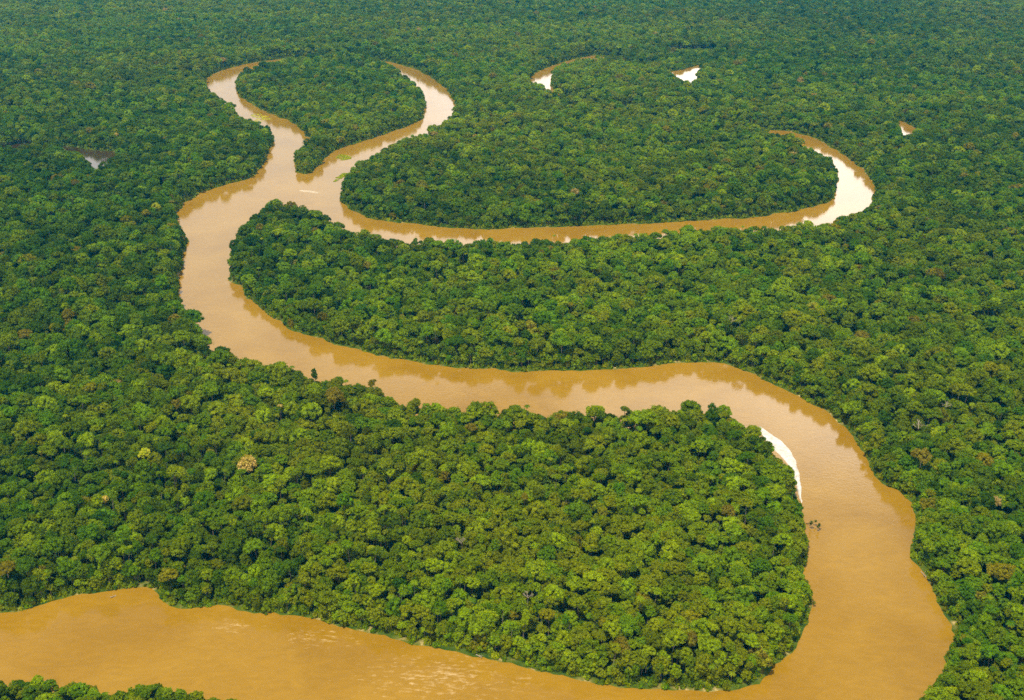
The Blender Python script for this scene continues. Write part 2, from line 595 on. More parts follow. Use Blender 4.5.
PALE_STREAKS = [(*at(445, 678), 120, 0.59), (*at(322, 637), 70, 0.605), (*at(232, 627), 50, 0.615)]
M_RIVER = water_material("muddy_water", (0.222, 0.119, 0.006), (0.262, 0.146, 0.011), PALE_STREAKS)
M_LAKE = water_material("dark_lake_water", (0.03, 0.02, 0.008), (0.05, 0.03, 0.01), ior=2.1)
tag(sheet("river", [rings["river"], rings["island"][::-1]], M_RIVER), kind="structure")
tag(sheet("lake", [rings["lake"]], M_LAKE), kind="structure")
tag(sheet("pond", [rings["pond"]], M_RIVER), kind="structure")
tag(sheet("creek", [rings["creek"]], M_LAKE), kind="structure")


def bank_strip(name, Q, inward):
    """a low earth bank along a water edge; inward = +1 where water is inside the ring"""
    tang = np.roll(Q, -2, 0) - np.roll(Q, 2, 0)
    nrm = np.stack([tang[:, 1], -tang[:, 0]], 1)
    nrm /= np.maximum(np.linalg.norm(nrm, axis=1, keepdims=True), 1e-6)
    nrm *= inward          # points away from the water
    rg = np.random.default_rng(len(Q))
    prof = [(-1.6, 0.12), (0.0, 0.45), (2.2, 1.05), (5.0, 1.35), (10.0, -0.10)]
    n, m = len(Q), len(prof)
    vs, fs = [], []
    for i in range(n):
        for (d, z) in prof:
            dd = d + (rg.uniform(-0.5, 0.5) if d > -1 else rg.uniform(-0.9, 0.6))
            vs.append((Q[i, 0] + nrm[i, 0] * dd, Q[i, 1] + nrm[i, 1] * dd, z + (rg.uniform(-0.12, 0.25) if z > 0.4 else 0)))
    for i in range(n):
        j = (i + 1) % n
        for k in range(m - 1):
            fs.append((i * m + k, i * m + k + 1, j * m + k + 1, j * m + k))
    return tag(mesh_obj(name, vs, fs, M_BANK), kind="structure")


bank_strip("riverbank", rings["river"], 1)
bank_strip("island_bank", rings["island"], -1)
bank_strip("lake_bank", rings["lake"], 1)
bank_strip("pond_bank", rings["pond"], 1)

# ------------------------------------------------------------------ where the land is
def inside(pts, Q):
    res = np.zeros(len(pts), bool)
    x0, y0 = Q[:, 0], Q[:, 1]
    x1, y1 = np.roll(x0, -1), np.roll(y0, -1)
    bb = (pts[:, 0] > x0.min()) & (pts[:, 0] < x0.max()) & (pts[:, 1] > y0.min()) & (pts[:, 1] < y0.max())
    idx = np.nonzero(bb)[0]
    for c in np.array_split(idx, max(1, len(idx) // 4000)):
        if not len(c):
            continue
        X, Y = pts[c, 0][:, None], pts[c, 1][:, None]
        cr = ((y0 > Y) != (y1 > Y)) & (X < (x1 - x0) * (Y - y0) / np.where(y1 == y0, 1e-9, y1 - y0) + x0)
        res[c] = cr.sum(1) % 2 == 1
    return res


def edge_dist(pts, cap=40.0):
    """distance to the nearest water edge, capped"""
    d = np.full(len(pts), cap)
    cell = {}
    S = np.concatenate([rings[k] for k in ("river", "island", "lake", "pond", "creek")])
    T = np.concatenate([np.roll(rings[k], -1, 0) for k in ("river", "island", "lake", "pond", "creek")])
    order = np.argsort(pts[:, 1])
    for c in np.array_split(order, max(1, len(order) // 1500)):
        ylo, yhi = pts[c, 1].min() - cap, pts[c, 1].max() + cap
        k = (np.maximum(S[:, 1], T[:, 1]) > ylo) & (np.minimum(S[:, 1], T[:, 1]) < yhi)
        if not k.any():
            continue
        A, B = S[k], T[k]
        ab = B - A
        L2 = np.maximum((ab**2).sum(1), 1e-9)
        ap = pts[c][:, None, :] - A[None]
        t = np.clip((ap * ab[None]).sum(2) / L2, 0, 1)
        q = ap - t[:, :, None] * ab[None]
        d[c] = np.minimum(d[c], np.sqrt((q**2).sum(2)).min(1))
    return d


def water_at(pts):
    w = inside(pts, rings["river"]) & ~inside(pts, rings["island"])
    for k in ("lake", "pond", "creek"):
        w |= inside(pts, rings[k])
    return w


_ph = np.random.default_rng(5).uniform(0, 6.28, (40,))
_dr = np.random.default_rng(6).normal(0, 1, (40, 2))


def field(x, y, scale, k0=0, n=10):
    """smooth random field of about unit spread"""
    s = np.zeros_like(x)
    for i in range(k0, k0 + n):
        s += np.sin((x * _dr[i % 40, 0] + y * _dr[i % 40, 1]) / scale + _ph[i % 40])
    return s / math.sqrt(n / 2)


def scatter(step, ylim):
    """jittered points over the ground in view (with a margin)"""
    ymin, ymax = ylim
    xs, ys = [], []
    row = 0
    y = ymin
    while y < ymax:
        half = (y * CS + CAM_H * SN) * (512 + 70) / FPX
        x = np.arange(-half, half, step) + (step / 2 if row % 2 else 0)
        xs.append(x)
        ys.append(np.full(len(x), y))
        y += step * 0.87
        row += 1
    P = np.stack([np.concatenate(xs), np.concatenate(ys)], 1)
    P += rng.uniform(-0.46, 0.46, P.shape) * step
    return P


Y_NEAR = at(512, 800)[1]
Y_FAR = at(512, -22)[1]

# canopy layer
P = np.concatenate([scatter(7.4, (Y_NEAR, 720)), scatter(8.4, (720, 930)), scatter(10.2, (930, Y_FAR))])
P = P[~water_at(P)]
D = edge_dist(P)
keep = D > 5.0
P, D = P[keep], D[keep]
n = len(P)
R = np.exp(rng.normal(math.log(6.2), 0.38, n) + 0.09 * field(P[:, 0], P[:, 1], 95.0, 22)).clip(2.9, 10.2) * np.interp(P[:, 1], [560, 1000], [0.68, 1.0])
big = rng.uniform(size=n) < 0.045
R[big] = rng.uniform(8.6, 11.5, big.sum()) * np.interp(P[big, 1], [560, 1000], [0.72, 1.0])
HT = 23.0 + 2.2 * field(P[:, 0], P[:, 1], 70.0) * 0.7 + rng.normal(0, 3.7, n) + (R - 6.0) * 0.8 + 2.5 * big
HT = np.where(D < 14, HT * (0.72 + 0.02 * D), HT)

# special single trees of the photograph: picture point of the crown, radius, height, tint, brightness, variant, name words
SPECIAL = [
    (247, 460, 9.2, 30, 0.962, 0.95, 7, "tree", "big cream-blossomed round crown standing alone in the green canopy of the peninsula", "trees of the rainforest that stand out by colour"),
    (144, 451, 5.2, 28, 0.885, 1.35, 0, "tree", "small bright lemon-yellow crown in green canopy, up and left of the cream-blossomed tree", "trees of the rainforest that stand out by colour"),
    (104, 498, 3.4, 25, 0.945, 1.10, 2, "tree", "small golden-orange crown among dark green trees above the lower left river bend", "trees of the rainforest that stand out by colour"),
    (156, 205, 7.5, 28, 0.880, 0.85, 1, "tree", "bright lime-green round crown close to the left bank just below the confluence", "trees of the rainforest that stand out by colour"),
    (116, 134, 7.5, 26, 0.955, 0.80, 5, "tree", "golden tan flat crown just above the small dark lake", "trees of the rainforest that stand out by colour"),
    (190, 400, 9.5, 29, 0.50, 1.05, 1, "tree", "very broad fresh green dome crown below the left bank of the middle channel", "broad emergent trees"),
    (970, 564, 8.0, 28, 0.55, 1.15, 0, "tree", "smooth bright green dome crown on the right bank beside the river's outer bend", "broad emergent trees"),
    (1003, 568, 10.0, 29, 0.735, 1.00, 5, "tree", "broad olive-gold spreading crown on the right bank at the picture's edge", "broad emergent trees"),
    (655, 622, 4.6, 27, 0.62, 1.35, 0, "tree", "small pale green ball-shaped crown near the lower end of the peninsula", "trees of the rainforest that stand out by colour"),
    (548, 612, 4.6, 27, 0.70, 1.15, 0, "tree", "small yellow-olive ball crown among dark trees near the peninsula's lower bank", "trees of the rainforest that stand out by colour"),
    (25, 332, 9.0, 28, 0.77, 0.95, 5, "tree", "wide brownish olive crown at the left edge of the picture", "broad emergent trees"),
    (68, 312, 9.0, 28, 0.76, 0.90, 7, "tree", "wide rusty olive crown in the left forest, beside the other olive crown at the edge", "broad emergent trees"),
    (75, 248, 7.5, 27, 0.80, 1.10, 5, "tree", "pale brown flat crown high in the left forest across from the river bend", "broad emergent trees"),
    (740, 495, 9.5, 29, 0.52, 1.00, 7, "tree", "broad round green crown on the peninsula inland of the white sandbar", "broad emergent trees"),
    (728, 508, 6.5, 27, 0.79, 0.95, 5, "tree", "rusty brown crown beside the broad round crown inland of the sandbar", "broad emergent trees"),
    (712, 405, 5.0, 35, 0.20, 0.95, 4, "tree", "tall narrow dark green emergent rising over the top edge of the peninsula", "tall trees at the water's edge"),
    (314, 369, 3.0, 30, 0.15, 0.90, 4, "tree", "slender dark spire-like tree against the water at the bend of the middle channel", "tall trees at the water's edge"),
    (372, 381, 5.0, 27, 0.74, 0.80, 6, "tree", "olive-brown bushy tree jutting over the water on the near bank of the middle channel", "tall trees at the water's edge"),
    (575, 190, 8.0, 27, 0.965, 0.55, 5, "tree", "pale pinkish brown crown in the forest between the two upper channels", "trees of the rainforest that stand out by colour"),
    (602, 197, 7.0, 27, 0.965, 0.55, 6, "tree", "pale greyish crown right of the pinkish brown one between the two upper channels", "trees of the rainforest that stand out by colour"),
    (793, 153, 7.5, 27, 0.955, 0.60, 5, "tree", "pale tan crown near the inner bank of the far bright river curve", "trees of the rainforest that stand out by colour"),
]
BARE = [  # leafless trees
    (731, 319, 8.0, 27, "pale leafless tree rising from the forest right of the middle channel"),
    (919, 424, 8.5, 27, "greyish leafless tree in the forest well right of the white sandbar"),
    (461, 541, 5.5, 26, "small pale leafless crown in the middle of the peninsula forest"),
    (528, 596, 5.0, 26, "bare whitish trunk and limbs near the peninsula's lower bank"),
    (946, 405, 6.0, 26, "thin grey leafless tree above the other leafless tree on the right bank"),
]
sp_xy = []
for s in SPECIAL:
    x, y = at(s[0], s[1], s[3] - s[2] * 0.4)
    sp_xy.append((x, y, s[2]))
for s in BARE:
    x, y = at(s[0], s[1], s[3] - 4)
    sp_xy.append((x, y, s[2] * 0.8))
sp_xy = np.array(sp_xy)
keep = field(P[:, 0], P[:, 1], 13.0, 12, 14) < 2.2 + 0.3 * rng.uniform(size=n)      # treefall gaps
for (x, y, r) in sp_xy:
    keep &= np.hypot(P[:, 0] - x, P[:, 1] - y) > 0.75 * r + 0.35 * R
# big crowns push their small neighbours aside
bi = np.nonzero((R > 8.7) & keep)[0]
for i in bi:
    if P[i, 1] > 2600:
        continue
    d = np.hypot(P[:, 0] - P[i, 0], P[:, 1] - P[i, 1])
    near = (d < 0.8 * R[i]) & (d > 0)
    keep[near & ~((R > 8.7) & (np.arange(n) < i))] = False
P, D, R, HT, big = P[keep], D[keep], R[keep], HT[keep], big[keep]

# under-storey trees that fill the canopy where the camera is close
P2 = scatter(8.4, (Y_NEAR, 2300))
P2 = P2[~water_at(P2)]
D2 = edge_dist(P2)
k = D2 > 3.5
P2, D2 = P2[k], D2[k]
R2 = rng.uniform(2.8, 4.6, len(P2))
H2 = rng.uniform(9.0, 17.0, len(P2)) + 1.4 * field(P2[:, 0], P2[:, 1], 70.0)

# smaller trees in a row along every bank
edge_pts = []
for kname, inward in (("river", 1), ("island", -1), ("lake", 1), ("pond", 1), ("creek", 1)):
    Q = rings[kname]
    tang = np.roll(Q, -2, 0) - np.roll(Q, 2, 0)
    nrm = np.stack([tang[:, 1], -tang[:, 0]], 1)
    nrm /= np.maximum(np.linalg.norm(nrm, axis=1, keepdims=True), 1e-6)
    nrm *= inward
    for rep, (d0, d1, prob) in enumerate(((2.2, 5.0, 0.95), (3.5, 8.0, 0.9), (6.0, 12.0, 0.7))):
        sel = rng.uniform(size=len(Q)) < prob
        q = Q[sel] + nrm[sel] * rng.uniform(d0, d1, sel.sum())[:, None] + rng.normal(0, 1.3, (sel.sum(), 2))
        edge_pts.append(q)
P3 = np.concatenate(edge_pts)
P3 = P3[~water_at(P3)]
D3 = edge_dist(P3)
k = D3 > 2.0
P3, D3 = P3[k], D3[k]
R3 = rng.uniform(2.8, 5.2, len(P3))
H3 = (5.5 + 1.25 * D3 + rng.uniform(-2.0, 4.5, len(P3))).clip(5, 20)

X = np.concatenate([P, P2, P3])
RR = np.concatenate([R, R2, R3])
HH = np.concatenate([HT, H2, H3])
DD = np.concatenate([D, D2, D3])
layer = np.concatenate([np.zeros(len(P)), np.ones(len(P2)), np.full(len(P3), 2)]).astype(int)
n = len(X)
var = rng.choice(9, n, p=[0.17, 0.16, 0.14, 0.09, 0.07, 0.10, 0.06, 0.11, 0.10])
var[layer > 0] = rng.choice([0, 1, 2, 3, 4, 8], (layer > 0).sum())
palm = (layer > 0) & (rng.uniform(size=n) < np.where(X[:, 1] < 900, 0.10, 0.04))
palm |= (layer == 0) & (rng.uniform(size=n) < 0.03)
var[palm] = PALM
RR[palm] = rng.uniform(2.8, 4.0, palm.sum())
tint = 0.355 + 0.055 * field(X[:, 0], X[:, 1], 160.0, 10) + 0.03 * field(X[:, 0], X[:, 1], 45.0, 20) + rng.normal(0, 0.115, n)
odd = rng.uniform(size=n)
tint = np.where(odd < 0.012, rng.uniform(0.64, 0.80, n), tint)
tint = np.where(odd < 0.012, tint, np.clip(tint, 0.04, 0.62))
tint = np.where((odd > 0.996) & (layer == 0), rng.uniform(0.80, 0.84, n), tint)
tint = np.where((odd > 0.9990) & (layer == 0), rng.uniform(0.95, 0.98, n), tint)
val = np.exp(rng.normal(0, 0.26, n) + 0.12 * field(X[:, 0], X[:, 1], 30.0, 5) + 0.10 * field(X[:, 0], X[:, 1], 220.0, 15)) * np.where(tint > 0.9, 0.42, 1.0)
val = np.where((tint > 0.55) & (tint < 0.9), np.minimum(val, 1.05), val).clip(0.50, 1.55)
val[palm] = np.minimum(val[palm], 0.95)
rot = rng.uniform(0, 2 * math.pi, n)
sz = rng.uniform(0.85, 1.15, n)

# ------------------------------------------------------------------ single trees: the 280 that show largest
# low growth on the far banks of the small openings, lower trees on the near bank strip
qx, qy, _q = seen(X[:, 0], X[:, 1], 0.0)
HH = np.where((qx > 664) & (qx < 716) & (qy > 52) & (qy < 70), HH * 0.42, HH)
HH = np.where((qx > 892) & (qx < 930) & (qy > 112) & (qy < 132), HH * 0.80, HH)
strip = (qy > 690) & (qx < 300)
HH = np.where(strip, np.clip(HH * 0.80, 12.5, 19.0), HH)
RR = np.where(strip, RR * 0.78, RR)
tall_of = np.array(TALL)[var]
CB = HH - RR * sz * (tall_of * 1.35 + 0.2)          # crown base height
CB = np.maximum(CB, 0.6)
px, py, ppm = seen(X[:, 0], X[:, 1], HH - 2.0)
infr = (px > 8) & (px < 1016) & (py > 8) & (py < 694)
score = np.where(infr, ppm * RR * np.where(layer == 1, 0.35, np.where(layer == 2, 0.8, 1.0)), 0)
N_SINGLE = 300 - len(SPECIAL) - len(BARE)
single = np.argsort(-score)[:N_SINGLE]
is_single = np.zeros(n, bool)
is_single[single] = True

crown_mesh = []
for i, g in enumerate(VARIANTS):
    o = g.build("palm_crown" if i == PALM else "crown", M_LEAF, None, link=False)
    crown_mesh.append(o.data)
trunk_mesh = []
for i in range(3):
    trunk_mesh.append(trunk_geo(60 + i).build("trunk", M_BARK, None, link=False).data)
palm_trunk = trunk_geo(71, slim=0.6).build("trunk", M_BARK, None, link=False).data


def place_tree(name, x, y, r, ht, base, v, tint_, val_, rot_, zs):
    root = empty(name, (x, y, 0))
    root.rotation_euler = (0, 0, rot_)
    c = bpy.data.objects.new("crown", crown_mesh[v])
    col.objects.link(c)
    c.parent = root
    c.location = (0, 0, base)
    c.scale = (r, r, r * zs)
    c["tint"] = float(tint_)
    c["val"] = float(val_)
    t = bpy.data.objects.new("trunk", palm_trunk if v == PALM else trunk_mesh[int(rot_ * 10) % 3])
    col.objects.link(t)
    t.parent = root
    th = base + (0.33 if v == PALM else 0.5) * r * zs
    t.scale = (th, th, th)
    return root


def hue_word(t):
    return ("blue-green" if t < 0.24 else "mid-green" if t < 0.40 else "fresh-green" if t < 0.54 else
            "yellow-green" if t < 0.66 else "olive" if t < 0.79 else "rusty-brown" if t < 0.86 else "tan")


ZONES = {"right": "rainforest trees on the right bank", "strip": "rainforest trees on the near bank strip", "peninsula": "rainforest trees on the peninsula"}
rows = []
for i in single:
    z = "right" if px[i] > 860 else "strip" if (py[i] > 655 and px[i] < 300) else "peninsula"
    rows.append(dict(i=int(i), z=z, px=float(px[i]), py=float(py[i]), r=float(RR[i]), d=float(DD[i]), t=float(tint[i]), v=int(var[i]), val=float(val[i])))

groups = {}
for q in rows:
    shade = "bright " if q["val"] > 1.28 else "dark " if q["val"] < 0.78 else ""
    kind = "palm" if q["v"] == PALM else "broad tree" if q["r"] > 7.4 else "small tree" if q["r"] < 4.4 else "tree"
    row = "at the waterline" if q["d"] < 9 else "second row" if q["d"] < 24 else "third row" if q["d"] < 38 else "inland"
    if q["z"] == "peninsula":
        where = "on the peninsula's " + ["far left", "left", "left middle", "middle", "right middle", "right end"][min(int(q["px"] / 137), 5)]
    elif q["z"] == "right":
        where = "on the right bank's " + ("upper bend" if q["py"] < 600 else "lower corner")
    else:
        where, row = "on the near bank strip", ""
    q["label"] = " ".join(w for w in (shade + hue_word(q["t"]), kind, row, where) if w)
    groups.setdefault(q["label"], []).append(q)
COUNT = {2: "two", 3: "three", 4: "four", 5: "five", 6: "six"}
ORD = ["", "second", "third", "fourth", "fifth"]
for lab, qs in groups.items():
    m_ = len(qs)
    if m_ in COUNT:
        for k, q in enumerate(sorted(qs, key=lambda q: q["px"])):
            q["label"] = ("leftmost" if k == 0 else "rightmost" if k == m_ - 1 else ORD[k] + " from left") + " of " + COUNT[m_] + ": " + lab
            if len(q["label"].replace("-", " ").split()) > 15:
                q["label"] = q["label"].replace(" on the peninsula's", " in peninsula's").replace(" on the right bank's", " in right bank's")
for q in rows:
    i = q["i"]
    nm = "palm_tree" if q["v"] == PALM else "rainforest_tree"
    root = place_tree(nm, X[i, 0], X[i, 1], RR[i], HH[i], CB[i], q["v"], tint[i], val[i], rot[i], sz[i])
    g_ = ("palms in the rainforest" if nm == "palm_tree" else ZONES[q["z"]])
    tag(root, q["label"], "palm" if nm == "palm_tree" else "tree", g_)

for s, (x, y, r) in zip(SPECIAL, sp_xy):
    zs = 1.9 if s[6] == 4 else 1.0
    base = s[3] - s[2] * zs * (TALL[s[6]] * 1.35 + 0.2)
    root = place_tree("rainforest_tree", x, y, s[2], s[3], base, s[6], s[4], s[5], (s[0] * 0.37) % 6.28, zs)
    tag(root, s[8], "tree", s[9])

for k, s in enumerate(BARE):
    x, y, _ = sp_xy[len(SPECIAL) + k]
    root = empty("dead_tree", (x, y, 0))
    root.rotation_euler = (0, 0, k * 1.3)
    th = s[3] - s[2] * 1.0
    limbs = bare_geo(80 + k, 4).build("branches", M_PALE, root)
    limbs.location = (0, 0, th * 0.97)
    limbs.scale = (s[2], s[2], s[2])
    tr_ = trunk_geo(90 + k, slim=0.79).build("trunk", M_PALE, root)
    tr_.scale = (th, th, th)
    tag(root, s[4], "dead tree", "leafless trees")

# ------------------------------------------------------------------ the rest of the forest: one object
def scatter_object(name, pts, zs, var_, scl, rot_, tint_, val_, meshes, mat):
    me = bpy.data.meshes.new(name)
    me.vertices.add(len(pts))
    co = np.column_stack([pts[:, 0], pts[:, 1], zs]).astype(np.float32)
    me.vertices.foreach_set("co", co.ravel())

    def attr(nm, tp, arr, field_="value"):
        a = me.attributes.new(nm, tp, "POINT")
        a.data.foreach_set(field_, np.ascontiguousarray(arr).ravel())

    attr("variant", "INT", var_.astype(np.int32))
    attr("tint", "FLOAT", tint_.astype(np.float32))
    attr("val", "FLOAT", val_.astype(np.float32))
    attr("turn", "FLOAT_VECTOR", rot_.astype(np.float32), "vector")
    attr("size", "FLOAT_VECTOR", scl.astype(np.float32), "vector")
    me.materials.append(mat)
    me.update()
    ob = bpy.data.objects.new(name, me)
    col.objects.link(ob)
    ng = bpy.data.node_groups.new(name + "_scatter", "GeometryNodeTree")
    ng.interface.new_socket("Geometry", in_out="INPUT", socket_type="NodeSocketGeometry")
    ng.interface.new_socket("Geometry", in_out="OUTPUT", socket_type="NodeSocketGeometry")
    gi = ng.nodes.new("NodeGroupInput")
    go = ng.nodes.new("NodeGroupOutput")
    jn = ng.nodes.new("GeometryNodeJoinGeometry")

    def named(nm, tp):
        nd = ng.nodes.new("GeometryNodeInputNamedAttribute")
        nd.data_type = tp
        nd.inputs["Name"].default_value = nm
        return nd.outputs["Attribute"]

    a_var, a_turn, a_size = named("variant", "INT"), named("turn", "FLOAT_VECTOR"), named("size", "FLOAT_VECTOR")
    e2r = ng.nodes.new("FunctionNodeEulerToRotation")
    ng.links.new(a_turn, e2r.inputs[0])
    for i, m_ in enumerate(meshes):
        src = bpy.data.objects.new(name + "_source", m_)      # holds the shape only, never in the scene
        oi = ng.nodes.new("GeometryNodeObjectInfo")
        oi.transform_space = "ORIGINAL"
        oi.inputs["Object"].default_value = src
        oi.inputs["As Instance"].default_value = False
        cmp_ = ng.nodes.new("FunctionNodeCompare")
        cmp_.data_type = "INT"
        cmp_.operation = "EQUAL"
        ng.links.new(a_var, cmp_.inputs[2])
        cmp_.inputs[3].default_value = i
        iop = ng.nodes.new("GeometryNodeInstanceOnPoints")
        ng.links.new(gi.outputs[0], iop.inputs["Points"])
        ng.links.new(cmp_.outputs[0], iop.inputs["Selection"])
        ng.links.new(oi.outputs["Geometry"], iop.inputs["Instance"])
        ng.links.new(e2r.outputs[0], iop.inputs["Rotation"])
        ng.links.new(a_size, iop.inputs["Scale"])
        ng.links.new(iop.outputs[0], jn.inputs[0])
    ng.links.new(jn.outputs[0], go.inputs[0])
    md = ob.modifiers.new("scatter", "NODES")
    md.node_group = ng
    return ob


# crown and trunk in one shape for the mass of trees
mass_meshes = []
for i, g in enumerate(VARIANTS):
    g2 = Geo()
    g2.v, g2.f, g2.c = list(g.v), list(g.f), list(g.c)
    me = g2.build("mass_tree", M_LEAF, None, link=False).data
    me.materials.append(M_BARK)
    # trunk hangs below the crown base (crown radius units)
    t = Geo()
    t.tube([(0, 0, -3.6), (0.02, 0.01, -1.6), (0, 0, 0.45)], [0.085, 0.055, 0.035] if i != PALM else [0.05, 0.04, 0.035], 6)
    nv = len(g2.v)
    allv = g2.v + t.v
    allf = g2.f + [tuple(nv + q for q in f) for f in t.f]
    me2 = bpy.data.meshes.new("mass_tree")
    me2.from_pydata([tuple(map(float, v)) for v in allv], [], allf)
    me2.materials.append(M_LEAF)
    me2.materials.append(M_BARK)
    mi = np.zeros(len(allf), np.int32)
    mi[len(g2.f):] = 1
    me2.polygons.foreach_set("material_index", mi)
    a = me2.attributes.new("clump", "FLOAT", "FACE")
    a.data.foreach_set("value", np.array(g2.c + t.c, dtype=np.float32))
    me2.update()
    mass_meshes.append(me2)

rest = ~is_single
turn = np.column_stack([rng.normal(0, 0.07, n), rng.normal(0, 0.07, n), rot])
size = np.column_stack([RR, RR, RR * sz])
forest = scatter_object("rainforest", X[rest], CB[rest], var[rest], size[rest], turn[rest], tint[rest], val[rest], mass_meshes, M_LEAF)
tag(forest, kind="stuff")

# undergrowth along the banks
bush = [crown_geo(41, n_lobes=9, tall=0.6, lobe=(0.3, 0.5), cards=60, size=0.16), crown_geo(42, n_lobes=7, tall=0.5, lobe=(0.3, 0.55), cards=60, size=0.16)]
bush_mesh = [b.build("bush", M_LEAF, None, link=False).data for b in bush]
bp_ = []
for kname, inward in (("river", 1), ("island", -1), ("lake", 1), ("pond", 1)):
    Q = rings[kname]
    tang = np.roll(Q, -2, 0) - np.roll(Q, 2, 0)
    nrm = np.stack([tang[:, 1], -tang[:, 0]], 1)
    nrm /= np.maximum(np.linalg.norm(nrm, axis=1, keepdims=True), 1e-6)
    nrm *= inward
    for rep in range(5):
        sel = rng.uniform(size=len(Q)) < 0.85
        q_ = Q[sel]
        bp_.append(Q[sel] + nrm[sel] * (rng.uniform(-0.5, 6.0, sel.sum()) + 1.2 * np.maximum(0, field(q_[:, 0], q_[:, 1], 45.0, 3)))[:, None] + rng.normal(0, 1.6, (sel.sum(), 2)))
B = np.concatenate(bp_)
db = edge_dist(B)
k = ~water_at(B) | (db < 0.9)
B, db = B[k], db[k]
nb = len(B)
rb = (0.8 + 0.30 * db + rng.uniform(0, 1.4, nb)).clip(0.7, 3.6)
ug = scatter_object("undergrowth", B, np.full(nb, 0.4), rng.integers(0, 2, nb), np.column_stack([rb, rb, rb * rng.uniform(1.0, 2.3, nb)]),
                    np.column_stack([np.zeros(nb), np.zeros(nb), rng.uniform(0, 6.28, nb)]),
                    (0.47 + rng.normal(0, 0.12, nb)).clip(0.03, 0.64), np.exp(rng.normal(0.12, 0.22, nb)), bush_mesh, M_LEAF)
tag(ug, kind="stuff")

# ------------------------------------------------------------------ sandbars
def sandbar(name, pix, top=0.9, seed=1, mat=None):
    Q = smooth(pix, step=2.5, wob=0.35, seed=seed)
    if area2(Q) < 0:
        Q = Q[::-1]
    c = Q.mean(0)
    vs, fs = [], []
    ringsn = [(1.0, 0.12), (0.9, 0.30 + 0.2 * top), (0.7, 0.25 + 0.6 * top), (0.4, 0.25 + top)]
    m = len(Q)
    # shrink towards the bar's own spine rather than its centre, so that a crescent stays a crescent
    half = m // 2
    spine = np.array([(Q[i] + Q[(m - i) % m]) / 2 for i in range(m)])
    for (k, z) in ringsn:
        for i in range(m):
            p = spine[i] + (Q[i] - spine[i]) * k
            vs.append((p[0], p[1], z))
    for a in range(len(ringsn) - 1):
        for i in range(m):
            j = (i + 1) % m
            fs.append((a * m + i, a * m + j, (a + 1) * m + j, (a + 1) * m + i))
    b = (len(ringsn) - 1) * m
    for i in range(1, half):
        j = m - i
        if j - 1 > i + 1 or True:
            i2, j2 = i + 1, (m - i - 1)
            if i2 < j2:
                fs.append((b + i, b + i2, b + j2, b + j))
    fs.append((b, b + 1, b + m - 1))
    return tag(mesh_obj(name, vs, fs, mat or M_SAND), kind="structure")


sandbar("sandbar", [(760, 427, 0), (771.5, 435, 0), (784, 443.5, 0), (793, 455.5, 0), (798, 468, 0), (800.5, 482, 0), (801.5, 503, 0),
                    (798, 494, 0), (794, 478, 0), (787, 464, 0), (776, 452, 0), (765, 440, 0)], 0.9, 3)
sandbar("sandbar", [(299, 190.2, 0), (306, 190.3, 0), (314, 191.2, 0), (322, 193.4, 0), (315, 193.3, 0), (306, 192.3, 0), (300, 191.4, 0)], 0.05, 4, M_WETSAND)

# ------------------------------------------------------------------ floating plants, snags
def floating_patch(pix, label, tint_, seed):
    Q = smooth(pix, step=3.0, wob=0.8, seed=seed)
    rg = np.random.default_rng(seed)
    lo, hi = Q.min(0), Q.max(0)
    pts = rg.uniform(lo, hi, (1500, 2))
    pts = pts[inside(pts, Q)]
    pts = pts[field(pts[:, 0], pts[:, 1], 5.0, seed % 20) > -0.75]
    g = Geo()
    for (x, y) in pts:
        c = rg.uniform(0, 1)
        for _ in range(3):
            g.card((x - lo[0] + rg.normal(0, 0.4), y - lo[1] + rg.normal(0, 0.4), rg.uniform(0.05, 0.45)), (rg.normal(0, 0.3), rg.normal(0, 0.3), 1), 1.1, rg, c)
    o = g.build("floating_plants", M_LEAF)
    o.location = (lo[0], lo[1], WATER_Z)
    o["tint"] = tint_
    o["val"] = 1.6
    tag(o, label, "water plants", "floating plant mats at the confluence")


floating_patch([(251, 115, 0), (258, 114, 0), (269, 117, 0), (269, 120, 0), (262, 121.5, 0), (259, 126, 0), (254, 122, 0), (255, 119, 0)], "yellow-green mat of floating plants by the tip of the left bank in the upper channel", 0.89, 3)
floating_patch([(336, 157, 0), (341, 154.5, 0), (349, 156, 0), (350, 158.5, 0), (343, 160.5, 0), (337, 159, 0)], "upper of two green floating plant mats in the channel right of the island's tip", 0.64, 5)
floating_patch([(334, 180, 0), (338, 176, 0), (345, 172.5, 0), (346.5, 175, 0), (341, 179, 0), (335, 182, 0)], "lower of two green floating plant mats, nearer the opposite bank", 0.62, 8)


